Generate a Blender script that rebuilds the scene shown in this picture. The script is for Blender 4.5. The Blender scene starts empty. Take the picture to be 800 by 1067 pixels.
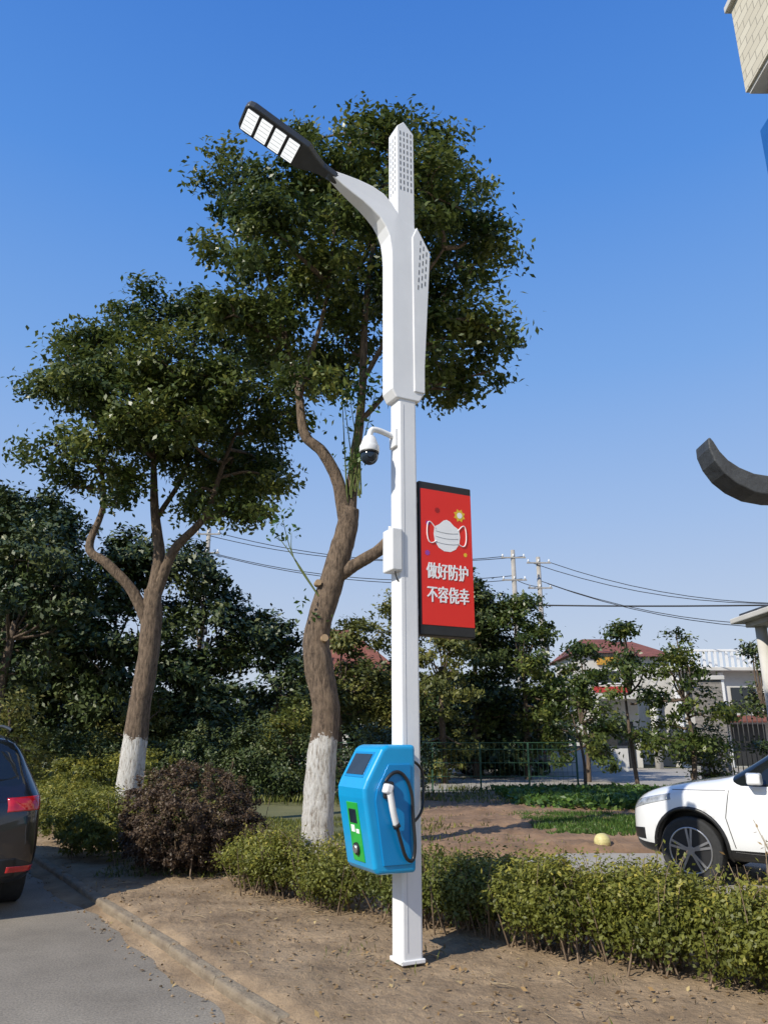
import bpy, bmesh, math, random
import numpy as np
from mathutils import Vector, Matrix
from mathutils.bvhtree import BVHTree
rng=np.random.default_rng(7); random.seed(7)
scene=bpy.context.scene
scene.view_settings.view_transform='Standard'; scene.view_settings.look='None'; scene.view_settings.exposure=0
COL=scene.collection
# ---------------------------------------------------------------- materials
def nodes(name):
    m=bpy.data.materials.new(name); m.use_nodes=True
    nt=m.node_tree; b=nt.nodes['Principled BSDF']; return m,nt,b
def ramp(nt,stops):
    r=nt.nodes.new('ShaderNodeValToRGB'); e=r.color_ramp.elements
    e[0].position=stops[0][0]; e[0].color=(*stops[0][1],1); e[1].position=stops[-1][0]; e[1].color=(*stops[-1][1],1)
    for p,c in stops[1:-1]:
        k=e.new(p); k.color=(*c,1)
    return r
def noise(nt,scale,detail=6,rough=.6,coord='Object'):
    tc=nt.nodes.new('ShaderNodeTexCoord'); n=nt.nodes.new('ShaderNodeTexNoise')
    n.inputs['Scale'].default_value=scale; n.inputs['Detail'].default_value=detail; n.inputs['Roughness'].default_value=rough
    nt.links.new(tc.outputs[coord],n.inputs['Vector']); return n
def pmat(name,c1,c2=None,scale=4,rough=.6,bump=0,bscale=None,metal=0,coat=0,detail=5,spec=None,emit=0):
    m,nt,b=nodes(name)
    if c2 is None: c2=tuple(v*.86 for v in c1)
    n=noise(nt,scale,detail); r=ramp(nt,[(.32,c2),(.68,c1)])
    nt.links.new(n.outputs['Fac'],r.inputs['Fac']); nt.links.new(r.outputs['Color'],b.inputs['Base Color'])
    b.inputs['Roughness'].default_value=rough; b.inputs['Metallic'].default_value=metal
    b.inputs['Coat Weight'].default_value=coat; b.inputs['Coat Roughness'].default_value=.05
    if spec is not None: b.inputs['Specular IOR Level'].default_value=spec
    if emit: b.inputs['Emission Color'].default_value=(.95,.98,1,1); b.inputs['Emission Strength'].default_value=emit
    if bump:
        n2=noise(nt,bscale or scale*4,6,.65); bp=nt.nodes.new('ShaderNodeBump'); bp.inputs['Strength'].default_value=bump
        bp.inputs['Distance'].default_value=.03
        nt.links.new(n2.outputs['Fac'],bp.inputs['Height']); nt.links.new(bp.outputs['Normal'],b.inputs['Normal'])
    return m
def leafmat(name,dark,light,extra=None,trans=.3,rough=.45):
    m,nt,b=nodes(name)
    a=nt.nodes.new('ShaderNodeAttribute'); a.attribute_name='rnd'
    st=[(0,dark),(.75,light)]
    if extra: st.append((1,extra))
    r=ramp(nt,st); nt.links.new(a.outputs['Fac'],r.inputs['Fac'])
    nt.links.new(r.outputs['Color'],b.inputs['Base Color']); b.inputs['Roughness'].default_value=rough
    b.inputs['Specular IOR Level'].default_value=.35
    if trans>0:
        t=nt.nodes.new('ShaderNodeBsdfTranslucent'); mx=nt.nodes.new('ShaderNodeMixShader'); mx.inputs[0].default_value=trans
        hs=nt.nodes.new('ShaderNodeHueSaturation'); hs.inputs['Value'].default_value=1.6; hs.inputs['Hue'].default_value=.485
        nt.links.new(r.outputs['Color'],hs.inputs['Color']); nt.links.new(hs.outputs['Color'],t.inputs['Color'])
        o=nt.nodes['Material Output']
        nt.links.new(b.outputs[0],mx.inputs[1]); nt.links.new(t.outputs[0],mx.inputs[2]); nt.links.new(mx.outputs[0],o.inputs['Surface'])
    return m
def barkmat(name,lime_h=None,c1=(.26,.185,.125),c2=(.08,.055,.037)):
    m,nt,b=nodes(name)
    tc=nt.nodes.new('ShaderNodeTexCoord'); mp=nt.nodes.new('ShaderNodeMapping'); mp.inputs['Scale'].default_value=(9,9,2.4)
    n=nt.nodes.new('ShaderNodeTexNoise'); n.inputs['Scale'].default_value=2.6; n.inputs['Detail'].default_value=8; n.inputs['Roughness'].default_value=.75
    nt.links.new(tc.outputs['Object'],mp.inputs[0]); nt.links.new(mp.outputs[0],n.inputs['Vector'])
    r=ramp(nt,[(.38,c2),(.60,c1)]); nt.links.new(n.outputs['Fac'],r.inputs['Fac'])
    col=r.outputs['Color']
    if lime_h:
        sx=nt.nodes.new('ShaderNodeSeparateXYZ'); nt.links.new(tc.outputs['Object'],sx.inputs[0])
        n3=noise(nt,5,7,.7); ad=nt.nodes.new('ShaderNodeMath'); ad.operation='MULTIPLY_ADD'; ad.inputs[1].default_value=.9; nt.links.new(n3.outputs['Fac'],ad.inputs[0]); nt.links.new(sx.outputs['Z'],ad.inputs[2])
        lt=nt.nodes.new('ShaderNodeMath'); lt.operation='LESS_THAN'; lt.inputs[1].default_value=lime_h+.45; nt.links.new(ad.outputs[0],lt.inputs[0])
        n4=ramp(nt,[(.36,(.28,.23,.18)),(.48,(.62,.59,.54)),(.6,(.74,.72,.68))]); nt.links.new(n.outputs['Fac'],n4.inputs['Fac'])
        mx=nt.nodes.new('ShaderNodeMix'); mx.data_type='RGBA'
        nt.links.new(lt.outputs[0],mx.inputs['Factor']); nt.links.new(col,mx.inputs['A']); nt.links.new(n4.outputs['Color'],mx.inputs['B']); col=mx.outputs['Result']
    nt.links.new(col,b.inputs['Base Color']); b.inputs['Roughness'].default_value=.9
    bp=nt.nodes.new('ShaderNodeBump'); bp.inputs['Strength'].default_value=1; bp.inputs['Distance'].default_value=.06
    nt.links.new(n.outputs['Fac'],bp.inputs['Height']); nt.links.new(bp.outputs['Normal'],b.inputs['Normal'])
    return m
M_white=pmat('white_powder_coat',(.83,.83,.83),(.74,.74,.74),1.3,.35,0)
M_white2=pmat('white_plastic',(.78,.78,.77),(.72,.72,.71),6,.4)
M_print=pmat('white_print',(.9,.9,.9),(.86,.86,.86),6,.5)
M_black=pmat('black_plastic',(.02,.02,.022),(.012,.012,.013),8,.4)
M_dark=pmat('dark_slot',(.12,.12,.125),(.08,.08,.08),8,.8)
M_grey=pmat('lamp_housing_grey',(.075,.08,.085),(.05,.053,.057),6,.45,metal=.3)
M_led=pmat('led_lens',(.85,.87,.88),(.7,.72,.74),60,.15,emit=.85)  # mild emission added so the shaded underside of the lens looks white
M_red=pmat('banner_red',(.80,.024,.014),(.77,.02,.012),3,.35)
M_blue=pmat('charger_blue',(.006,.34,.66),(.005,.29,.59),3,.28,coat=.3)
M_blue2=pmat('charger_blue_dark',(.004,.23,.52),(.003,.2,.48),3,.3)
M_green=pmat('charger_green',(.03,.42,.06),(.02,.35,.05),5,.3)
M_screen=pmat('screen',(.02,.03,.045),(.012,.02,.03),5,.1)
M_yellow=pmat('yellow_print',(.85,.55,.03),None,5,.4)
M_signy=pmat('shop_sign_yellow',(.55,.30,.04),(.45,.22,.03),5,.5)
M_signr=pmat('shop_sign_red',(.40,.035,.03),(.3,.03,.025),5,.5)
M_purple=pmat('purple_print',(.35,.06,.4),None,5,.4)
M_rubber=pmat('tyre_rubber',(.03,.03,.03),(.02,.02,.02),20,.8,.2)
M_alloy=pmat('alloy',(.5,.5,.52),(.42,.42,.44),8,.3,metal=.8)
M_glass=pmat('car_glass',(.012,.015,.017),(.01,.012,.013),3,.04,spec=.8)
M_chrome=pmat('chrome',(.7,.7,.7),None,3,.12,metal=1)
M_carw=pmat('car_paint_white',(.78,.78,.78),(.72,.72,.72),2,.3,coat=1)
M_cark=pmat('car_paint_black',(.012,.012,.016),(.008,.008,.01),2,.25,coat=1)
M_carg=pmat('car_paint_grey',(.06,.06,.065),None,2,.3,coat=1)
M_tail=pmat('tail_light_red',(.5,.01,.012),(.3,.005,.006),12,.1,coat=1)
M_head=pmat('head_light',(.5,.52,.55),(.15,.16,.17),9,.08,coat=1)
M_soil=pmat('dry_soil',(.385,.275,.168),(.175,.12,.07),1.9,.95,1.0,16,detail=10)
M_soil2=pmat('tilled_soil',(.33,.205,.12),(.14,.085,.05),1.4,.95,1.0,9,detail=10)
M_land=pmat('land',(.17,.16,.07),(.09,.10,.038),.35,.95,.8,6,detail=10)
M_conc=pmat('concrete',(.40,.37,.32),(.29,.265,.23),1.2,.85,.35,25,detail=10)
M_kerb=pmat('kerb_concrete',(.34,.275,.19),(.17,.13,.09),3.5,.95,1.0,18,detail=10)
def brickmat(name,c1,c2,mort,scale,bw=.5,rh=.25):
    m,nt,b=nodes(name)
    tc=nt.nodes.new('ShaderNodeTexCoord'); sx=nt.nodes.new('ShaderNodeSeparateXYZ'); nt.links.new(tc.outputs['Object'],sx.inputs[0])
    ad=nt.nodes.new('ShaderNodeMath'); nt.links.new(sx.outputs['X'],ad.inputs[0]); nt.links.new(sx.outputs['Y'],ad.inputs[1])
    cx=nt.nodes.new('ShaderNodeCombineXYZ'); nt.links.new(ad.outputs[0],cx.inputs['X']); nt.links.new(sx.outputs['Z'],cx.inputs['Y'])
    k=nt.nodes.new('ShaderNodeTexBrick'); k.inputs['Scale'].default_value=scale; k.inputs['Color1'].default_value=(*c1,1); k.inputs['Color2'].default_value=(*c2,1); k.inputs['Mortar'].default_value=(*mort,1)
    k.inputs['Mortar Size'].default_value=.012; k.inputs['Brick Width'].default_value=bw; k.inputs['Row Height'].default_value=rh
    nt.links.new(cx.outputs[0],k.inputs['Vector']); nt.links.new(k.outputs['Color'],b.inputs['Base Color']); b.inputs['Roughness'].default_value=.7
    return m
M_tilewall=brickmat('facade_tiles',(.70,.64,.50),(.62,.56,.43),(.30,.27,.21),1.2)
M_stone=brickmat('stone_pillar',(.30,.27,.24),(.22,.2,.18),(.1,.1,.1),2.0)
M_plaster=pmat('plaster',(.62,.60,.56),(.48,.46,.42),.8,.85)
M_roofred=pmat('roof_tile_red',(.24,.08,.055),(.14,.05,.035),3,.8,.6,30)
M_roofgrey=pmat('roof_charcoal',(.06,.065,.072),(.03,.032,.037),5,.5,.4,20)
M_bluepanel=pmat('blue_panel',(.02,.13,.42),(.015,.1,.35),2,.35)
M_pole=pmat('utility_concrete',(.40,.37,.33),(.3,.28,.25),3,.85)
M_wire=pmat('wire',(.02,.02,.02),None,3,.6)
M_iron=pmat('iron',(.03,.03,.03),None,6,.5)
M_mesh=pmat('fence_green',(.03,.09,.05),None,6,.6)
M_bark=barkmat('bark_limed',1.62)
M_bark2=barkmat('bark_plain',None,(.19,.14,.10),(.07,.05,.035))
M_stem=pmat('hedge_stem',(.24,.17,.11),(.12,.085,.055),9,.9)
M_moss=pmat('mossy_shoot',(.12,.15,.04),None,9,.9)
M_melon=pmat('melon',(.62,.55,.25),(.5,.45,.2),6,.5)
M_seam=pmat('seam',(.5,.5,.51),None,3,.5); M_rib=pmat('lens_rib',(.5,.52,.55),None,4,.3)
M_pleat=pmat('pleat',(.5,.5,.52),None,5,.6); M_dred=pmat('dark_red_print',(.4,.01,.01),None,4,.4)
M_plate=pmat('plate_blue',(.02,.08,.35),None,4,.4); M_cut=pmat('cut_wood',(.42,.30,.18),(.3,.2,.11),9,.8); M_twig=pmat('dry_twig',(.34,.26,.16),None,8,.9)
L_cam=leafmat('leaves_camphor',(.026,.050,.013),(.105,.135,.030),(.23,.24,.055),.25,.36)
L_dark=leafmat('leaves_dark',(.022,.042,.013),(.075,.098,.028),(.14,.145,.05),0)
L_yel=leafmat('leaves_yellowish',(.06,.075,.018),(.16,.165,.04),(.24,.20,.055),.2)
L_hedge=leafmat('leaves_hedge',(.05,.064,.013),(.20,.21,.036),(.38,.33,.06),.3,.5)
L_hedge2=leafmat('leaves_hedge_green',(.042,.06,.014),(.15,.17,.034),(.28,.26,.055),.25,.5)
L_purp=leafmat('leaves_purple',(.035,.022,.016),(.12,.078,.044),(.19,.15,.06),.15,.5)
L_veg=leafmat('leaves_vegetable',(.03,.07,.015),(.09,.17,.03),(.16,.24,.05),.25)
L_dry=leafmat('leaves_fallen',(.12,.07,.03),(.30,.19,.08),(.42,.33,.16),0,.8)
# ---------------------------------------------------------------- helpers
def link(o): COL.objects.link(o); return o
def root(name,loc=(0,0,0),rz=0):
    e=bpy.data.objects.new(name,None); e.empty_display_size=.3; e.location=loc; e.rotation_euler=(0,0,rz); return link(e)
def par(o,p,keep=True):
    o.parent=p
    if keep: o.matrix_parent_inverse=(Matrix.Translation(p.location)@Matrix.Rotation(p.rotation_euler.z,4,'Z')).inverted()
    return o
def mesh(name,v,f,mat,smooth=False):
    me=bpy.data.meshes.new(name); me.from_pydata([tuple(a) for a in v],[],f); me.update()
    o=bpy.data.objects.new(name,me); link(o)
    if mat: me.materials.append(mat)
    if smooth: me.polygons.foreach_set('use_smooth',[True]*len(me.polygons))
    return o
def bevel(o,w,s=2):
    m=o.modifiers.new('b','BEVEL'); m.width=w; m.segments=s; m.limit_method='ANGLE'; m.angle_limit=math.radians(35); return o
def box(name,c,d,mat,bv=0,rot=None,s=2):
    x,y,z=[k/2 for k in d]
    v=[(a*x,b*y,e*z) for a in(-1,1) for b in(-1,1) for e in(-1,1)]
    f=[(0,1,3,2),(4,6,7,5),(0,4,5,1),(2,3,7,6),(0,2,6,4),(1,5,7,3)]
    o=mesh(name,v,f,mat); o.location=c
    if rot: o.rotation_euler=rot
    if bv: bevel(o,bv,s)
    return o
def cyl(name,c,r,h,mat,rot=None,n=24,r2=None,bv=0):
    r2=r if r2 is None else r2
    v=[];f=[]
    for i in range(n):
        a=2*math.pi*i/n; v+= [(r*math.cos(a),r*math.sin(a),-h/2),(r2*math.cos(a),r2*math.sin(a),h/2)]
    for i in range(n):
        j=(i+1)%n; f.append((2*i,2*j,2*j+1,2*i+1))
    f.append(tuple(2*i for i in range(n))[::-1]); f.append(tuple(2*i+1 for i in range(n)))
    o=mesh(name,v,f,mat); 
    for p in o.data.polygons[:-2]: p.use_smooth=True
    o.location=c
    if rot: o.rotation_euler=rot
    if bv: bevel(o,bv)
    return o
def curve(name,pts,r,mat,cyclic=False,kind='NURBS'):
    c=bpy.data.curves.new(name,'CURVE'); c.dimensions='3D'; c.bevel_depth=r; c.bevel_resolution=3; c.resolution_u=8
    s=c.splines.new(kind); s.points.add(len(pts)-1)
    for i,p in enumerate(pts): s.points[i].co=(*p,1)
    s.use_cyclic_u=cyclic
    if kind=='NURBS': s.order_u=3; s.use_endpoint_u=True
    c.materials.append(mat); return link(bpy.data.objects.new(name,c))
def prism(name,prof,y0,y1,mat,thick=None):
    n=len(prof); v=[]
    for yy in (y0,y1):
        for (x,z) in prof:
            k=thick(x) if thick else 1
            v.append((x,yy*k,z))
    f=[tuple(range(n)),tuple(range(2*n-1,n-1,-1))]
    for i in range(n):
        j=(i+1)%n; f.append((i,n+i,n+j,j))
    o=mesh(name,v,f,mat)
    bm=bmesh.new(); bm.from_mesh(o.data); bmesh.ops.recalc_face_normals(bm,faces=bm.faces); bm.to_mesh(o.data); bm.free()
    return o
def quads(name,V,mat,rnd,smooth=False):
    n=len(V)//4; me=bpy.data.meshes.new(name)
    me.vertices.add(len(V)); me.vertices.foreach_set('co',np.ascontiguousarray(V,dtype=np.float32).ravel())
    me.loops.add(len(V)); me.loops.foreach_set('vertex_index',np.arange(len(V),dtype=np.int32))
    me.polygons.add(n); me.polygons.foreach_set('loop_start',np.arange(n,dtype=np.int32)*4)
    try: me.polygons.foreach_set('loop_total',np.full(n,4,dtype=np.int32))
    except Exception: pass
    me.update(calc_edges=True)
    at=me.attributes.new('rnd','FLOAT','FACE'); at.data.foreach_set('value',np.clip(rnd,0,1).astype(np.float32))
    me.materials.append(mat); return link(bpy.data.objects.new(name,me))
def leaves(name,C,size,mat,val,asp=.5,up=.5,outw=None,vertical=0):
    n=len(C); N=rng.normal(size=(n,3)); N/=np.linalg.norm(N,axis=1)[:,None]
    N[:,2]=np.abs(N[:,2])*(1+up)
    if outw is not None: N+=outw*.7
    N/=np.linalg.norm(N,axis=1)[:,None]+1e-9
    D=rng.normal(size=(n,3)); D[:,2]-=.3; 
    if vertical: D=D*.35; D[:,2]=1
    if not vertical: D-=N*np.sum(D*N,axis=1)[:,None]
    D/=np.linalg.norm(D,axis=1)[:,None]+1e-9
    W=np.cross(N,D); W/=np.linalg.norm(W,axis=1)[:,None]+1e-9
    s=(size*rng.uniform(.65,1.3,n))[:,None]
    V=np.empty((n,4,3)); V[:,0]=C-D*s*.5; V[:,1]=C+W*s*asp*.5; V[:,2]=C+D*s*.5-N*s*.12; V[:,3]=C-W*s*asp*.5
    return quads(name,V.reshape(-1,3),mat,val)
def catmull(P,R,sub=6):
    P=np.array(P,float);R=np.array(R,float)
    if len(P)<3:
        t=np.linspace(0,1,sub)[:,None]; return P[0]*(1-t)+P[1]*t, R[0]*(1-t[:,0])+R[1]*t[:,0]
    Q=np.vstack([2*P[0]-P[1],P,2*P[-1]-P[-2]]); out=[];ro=[]
    for i in range(len(P)-1):
        p0,p1,p2,p3=Q[i:i+4]
        for k in range(sub):
            t=k/sub; out.append(.5*((2*p1)+(-p0+p2)*t+(2*p0-5*p1+4*p2-p3)*t*t+(-p0+3*p1-3*p2+p3)*t**3)); ro.append(R[i]*(1-t)+R[i+1]*t)
    out.append(P[-1]); ro.append(R[-1]); return np.array(out),np.array(ro)
class Tubes:
    def __init__(s): s.v=[];s.f=[];s.n=0
    def add(s,P,R,seg=8,sub=6,wob=0.):
        P,R=catmull(P,R,sub)
        T=np.gradient(P,axis=0); T/=np.linalg.norm(T,axis=1)[:,None]+1e-9
        a=np.linspace(0,2*math.pi,seg,endpoint=False)
        ref=np.array([0.31,.95,.05]); low=rng.normal(size=seg)*wob
        for i in range(len(P)):
            u=np.cross(T[i],ref); 
            if np.linalg.norm(u)<.1: u=np.cross(T[i],[1,0,0])
            u/=np.linalg.norm(u); w=np.cross(T[i],u)
            if wob: low=low*.7+rng.normal(size=seg)*wob; rr=R[i]*(1+low)
            else: rr=R[i]*np.ones(seg)
            s.v.append(P[i]+ (u[None]*np.cos(a)[:,None]+w[None]*np.sin(a)[:,None])*rr[:,None])
        b=s.n
        for i in range(len(P)-1):
            for k in range(seg):
                k2=(k+1)%seg; s.f.append((b+i*seg+k,b+i*seg+k2,b+(i+1)*seg+k2,b+(i+1)*seg+k))
        s.f.append(tuple(b+(len(P)-1)*seg+k for k in range(seg)))
        s.n+=len(P)*seg
    def obj(s,name,mat): return mesh(name,np.vstack(s.v),s.f,mat,True)
def crown(lobes,dens,leafsize,mat,name,clump=.34,per=170,squash=.8,T=None,anchors=None,branch=.3,reach=1.06):
    Cs=[];Os=[];Vs=[]
    for (x,y,z,r) in lobes:
        k=max(3,int(dens*r*r)); c0=np.array([x,y,z]); lb=rng.uniform(-.08,.12)
        for i in range(k):
            d=rng.normal(size=3); d/=np.linalg.norm(d); rad=r*rng.uniform(.3,reach)
            c=c0+d*rad*np.array([1,1,squash]); cr=clump*rng.uniform(.5,1.35)
            m=int(per*rng.uniform(.5,1.3)*(cr/clump)**2)
            g=rng.normal(size=(m,3))*cr*.52*np.array([1,1,.6])
            Cs.append(c+g); Os.append(np.tile(d,(m,1))); Vs.append(np.clip(rng.uniform(.1,.75)+lb+rng.normal(size=m)*.17,0,1))
            if T is not None and rng.random()<branch:
                mid=(c0+c)/2+rng.normal(size=3)*.08; T.add([c0,mid,c],[.02,.012,.005],4,3)
        if T is not None and anchors is not None:
            A=np.array(anchors); dd=np.linalg.norm(A-c0,axis=1)+np.maximum(0,A[:,2]-c0[2])*2; a=A[np.argmin(dd)]
            mid=(a+c0)/2+rng.normal(size=3)*.15*r; mid[2]-=.1*r
            T.add([a,mid,c0],[.045,.032,.018],6,5)
    return leaves(name,np.vstack(Cs),leafsize,mat,np.concatenate(Vs),.5,.5,np.vstack(Os))
# ---------------------------------------------------------------- camera / light
cam=bpy.data.cameras.new('camera'); co=bpy.data.objects.new('camera',cam); link(co); scene.camera=co
co.location=(0,0,1.6); co.rotation_euler=(math.radians(90+16.9),0,0); cam.lens=26.3; cam.sensor_width=36; cam.sensor_fit='AUTO'; cam.clip_end=3000; cam.clip_start=.05
EL=37; sd=Vector((-.72,-.69,0)).normalized()
sv=Vector((sd.x*math.cos(math.radians(EL)),sd.y*math.cos(math.radians(EL)),math.sin(math.radians(EL))))
sun=bpy.data.lights.new('sun','SUN'); sun.energy=5.0; sun.angle=math.radians(.5); sun.color=(1,.94,.82)
so=bpy.data.objects.new('sun',sun); link(so); so.rotation_euler=(sv).to_track_quat('Z','Y').to_euler()
w=bpy.data.worlds.new('World'); scene.world=w; w.use_nodes=True; nt=w.node_tree
sk=nt.nodes.new('ShaderNodeTexSky'); sk.sky_type='NISHITA'; sk.sun_disc=False; sk.sun_elevation=math.radians(EL); sk.sun_rotation=math.atan2(sd.x,sd.y)
sk.air_density=1.1; sk.dust_density=1.2; sk.ozone_density=2.5; sk.altitude=0
tc=nt.nodes.new('ShaderNodeTexCoord'); sx=nt.nodes.new('ShaderNodeSeparateXYZ'); nt.links.new(tc.outputs['Generated'],sx.inputs[0])
K=.12
gr=ramp(nt,[(0,(.60,.66,.76)),(.09,(.55,.63,.77)),(.27,(.36,.52,.82)),(.45,(.20,.405,.82)),(.64,(.095,.29,.77)),(.80,(.055,.21,.67)),(1,(.04,.15,.52))])
nt.links.new(sx.outputs['Z'],gr.inputs['Fac'])
sc=nt.nodes.new('ShaderNodeVectorMath'); sc.operation='SCALE'; sc.inputs['Scale'].default_value=1/K; nt.links.new(gr.outputs['Color'],sc.inputs[0])
mxw=nt.nodes.new('ShaderNodeMix'); mxw.data_type='RGBA'; mxw.inputs['Factor'].default_value=.92
nt.links.new(sk.outputs[0],mxw.inputs['A']); nt.links.new(sc.outputs[0],mxw.inputs['B'])
nt.links.new(mxw.outputs['Result'],nt.nodes['Background'].inputs[0]); nt.nodes['Background'].inputs[1].default_value=K
# ---------------------------------------------------------------- ground
def sheet(name,poly,z,mat):
    return mesh(name,[(x,y,z) for x,y in poly],[tuple(range(len(poly)))],mat)
KD=Vector((-.558,.83)); KN=Vector((.83,.558))
K0=Vector((-.634,5.19))
def kp(t,off=0): p=K0+KD*t+KN*off; return (p.x,p.y)
M_asph,nta,b=nodes('asphalt')
n1=noise(nta,.7,9,.68); n2=noise(nta,60,4,.7)
r1=ramp(nta,[(.3,(.20,.172,.135)),(.7,(.36,.315,.25))]); r2=ramp(nta,[(.35,(.55,.55,.55)),(.6,(1,1,1))])
nta.links.new(n1.outputs['Fac'],r1.inputs['Fac']); nta.links.new(n2.outputs['Fac'],r2.inputs['Fac'])
mm=nta.nodes.new('ShaderNodeMix'); mm.data_type='RGBA'; mm.blend_type='MULTIPLY'; mm.inputs['Factor'].default_value=1
nta.links.new(r1.outputs['Color'],mm.inputs['A']); nta.links.new(r2.outputs['Color'],mm.inputs['B']); nta.links.new(mm.outputs['Result'],b.inputs['Base Color']); b.inputs['Roughness'].default_value=.85
bp=nta.nodes.new('ShaderNodeBump'); bp.inputs['Strength'].default_value=.5; bp.inputs['Distance'].default_value=.01; nta.links.new(n2.outputs['Fac'],bp.inputs['Height']); nta.links.new(bp.outputs['Normal'],b.inputs['Normal'])
sheet('terrain',[(-900,-900),(900,-900),(900,1500),(-900,1500)],-.13,M_land)
sheet('road',[kp(-40,-9),kp(-40,-.0),kp(300,-.0),kp(300,-9)],-.10,M_asph)
sheet('ground',[kp(-40,.30),kp(900,.30),(900,1400),(900,-40)],-.012,M_land)
sheet('verge_edge',[kp(-40,.02),kp(60,.02),kp(60,.32),kp(-40,.32)],-.016,M_soil)
def fbm(x,y,seed=0,f=1.0,o=5):
    r=np.random.default_rng(seed); s=0;a=1
    for i in range(o):
        for j in range(4):
            th=r.uniform(0,6.28); ph=r.uniform(0,6.28); s=s+a*.35*np.sin((x*math.cos(th)+y*math.sin(th))*f*r.uniform(.8,1.3)+ph)
        f*=2.1;a*=.55
    return s
kr=root('kerb',(*kp(0),0))
for i in range(-6,45):
    p=K0+KD*(i+.5)+KN*.05
    b=box('kerb_stone',(p.x+rng.normal()*.004,p.y,-.068+rng.normal()*.006),(.11,.99,.13),M_kerb,.028,(rng.normal()*.006,rng.normal()*.02,math.atan2(KD.y,KD.x)-math.pi/2+rng.normal()*.01),3); par(b,kr)
def patch_soil(name,origin,ux,uy,lx,ly,step,amp,mat,z0,f=2.,seed=1,furrow=0,ragged=0,ed=.25):
    nx=int(lx/step);ny=int(ly/step)
    U,V=np.meshgrid(np.linspace(0,lx,nx),np.linspace(0,ly,ny),indexing='ij')
    X=origin[0]+ux[0]*U+uy[0]*V; Y=origin[1]+ux[1]*U+uy[1]*V
    edge=np.minimum(np.minimum(U,lx-U),np.minimum(V,ly-V)); k=np.clip(edge/ed,0,1)
    Z=z0+k*(amp*(fbm(X,Y,seed,f)+.9)+furrow*np.abs(np.sin(V*3.0)))-(1-k)*.02
    Z+=k*amp*.4*rng.normal(size=Z.shape)*(rng.random(Z.shape)<.35)
    if ragged: X=X+(1-k)*ragged*fbm(Y,X,9,3)*.5
    v=np.stack([X,Y,Z],-1).reshape(-1,3); f=[(i*ny+j,(i+1)*ny+j,(i+1)*ny+j+1,i*ny+j+1) for i in range(nx-1) for j in range(ny-1)]
    return mesh(name,v,f,mat,True)
patch_soil('verge_soil',kp(-5,.07),KD,KN,17,4.2,.035,.019,M_soil,.0,2.2,3,ed=.09)
gx=[];gf=[]
N_=330
for i in range(N_+1):
    t=-5+i*.08; wv=.17+.09*float(fbm(np.array(t),np.array(0.),21,1.8,4)); a=kp(t,.0); b_=kp(t,-wv); c_=kp(t,-wv*.45)
    gx+= [(a[0],a[1],-.066),(c_[0],c_[1],-.088),(b_[0],b_[1],-.0985)]
for i in range(N_):
    for k in range(2): q=i*3+k; gf.append((q,q+1,q+4,q+3))
mesh('gutter_dust',gx,gf,M_soil,True)
patch_soil('garden_soil',(0.0,11.6),(1,0),(0,1),9,12.5,.07,.05,M_soil2,.004,1.3,5,.05,.6)
sheet('driveway',[(1.8,10.9),(5.0,7.2),(30,1),(30,8),(9,12.6),(3.2,12.4)],.03,M_conc)
sheet('path',[(-3,25.2),(40,23.2),(60,32),(60,47),(-3,45)],.004,M_conc)
stv=[];stf=[]
for i in range(3000):
    t=rng.uniform(-3,8); o=rng.uniform(-.3,3.0); x,y=kp(t,o); r=rng.uniform(.003,.014)*(1 if rng.random()<.95 else 2.4)
    b0=len(stv); z=.02 if o>.12 else (-.095 if o<0 else -.0)
    for d in [(1,0,0),(-1,0,0),(0,1,0),(0,-1,0),(0,0,1),(0,0,-1)]:
        stv.append((x+d[0]*r*rng.uniform(.6,1.3),y+d[1]*r*rng.uniform(.6,1.3),z+d[2]*r*rng.uniform(.5,.9)))
    for a,b_,c in [(0,2,4),(2,1,4),(1,3,4),(3,0,4),(2,0,5),(1,2,5),(3,1,5),(0,3,5)]: stf.append((b0+a,b0+b_,b0+c))
mesh('pebbles',stv,stf,M_soil)
T=Tubes()
for i in range(140):
    t=rng.uniform(-3,7); o=rng.uniform(.3,3.0); x,y=kp(t,o); a=rng.uniform(0,6.28); l=rng.uniform(.06,.28)
    T.add([(x,y,.035),(x+math.cos(a)*l*.5,y+math.sin(a)*l*.5,.05),(x+math.cos(a+.3)*l,y+math.sin(a+.3)*l,.035)],[.004,.003,.0015],4,3)
T.obj('fallen_twigs',M_twig)
n=1700; t=rng.uniform(-4,9,n); o=rng.uniform(-.3,3.2,n)
C=np.array([(*kp(a,b_),(.035 if b_>.12 else -.088)) for a,b_ in zip(t,o)]); 
leaves('fallen_leaves',C,.045,L_dry,rng.random(n),.5,8)
# ---------------------------------------------------------------- street lamp (smart pole)
P0=(.175,6.29,0); SR=math.radians(27)
lamp=root('street_lamp',P0,SR)
def lp(o): return par(o,lamp,False)
lp(box('base_plate',(0,0,.035),(.20,.20,.03),M_white,.006))
lp(box('shaft',(0,0,2.35),(.175,.175,4.66),M_white,.018,s=3))
lp(box('shaft_groove',(-.045,-.0885,2.3),(.003,.003,4.4),M_seam,0))
prof=[(-.12,4.55),(.12,4.55),(.165,4.63),(.172,4.9),(.25,6.18),(.105,6.42),(-.02,6.46),(-.09,6.53),(-.16,6.63),(-.237,6.71),(-.36,6.765),(-.5,6.795),(-.64,6.81),(-.78,6.82),(-.79,6.765),(-.74,6.735),(-.65,6.67),(-.55,6.61),(-.45,6.555),(-.36,6.49),(-.28,6.42),(-.226,6.34),(-.19,6.25),(-.172,6.13),(-.164,6.0),(-.164,4.63)]
def thk(x):
    s=-x; 
    return 1 if s<.15 else max(.42,1-(s-.15)/.65*.58)
lp(bevel(prism('arm_cowl',prof,-.10,.10,M_white,thk),.012,3))
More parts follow.
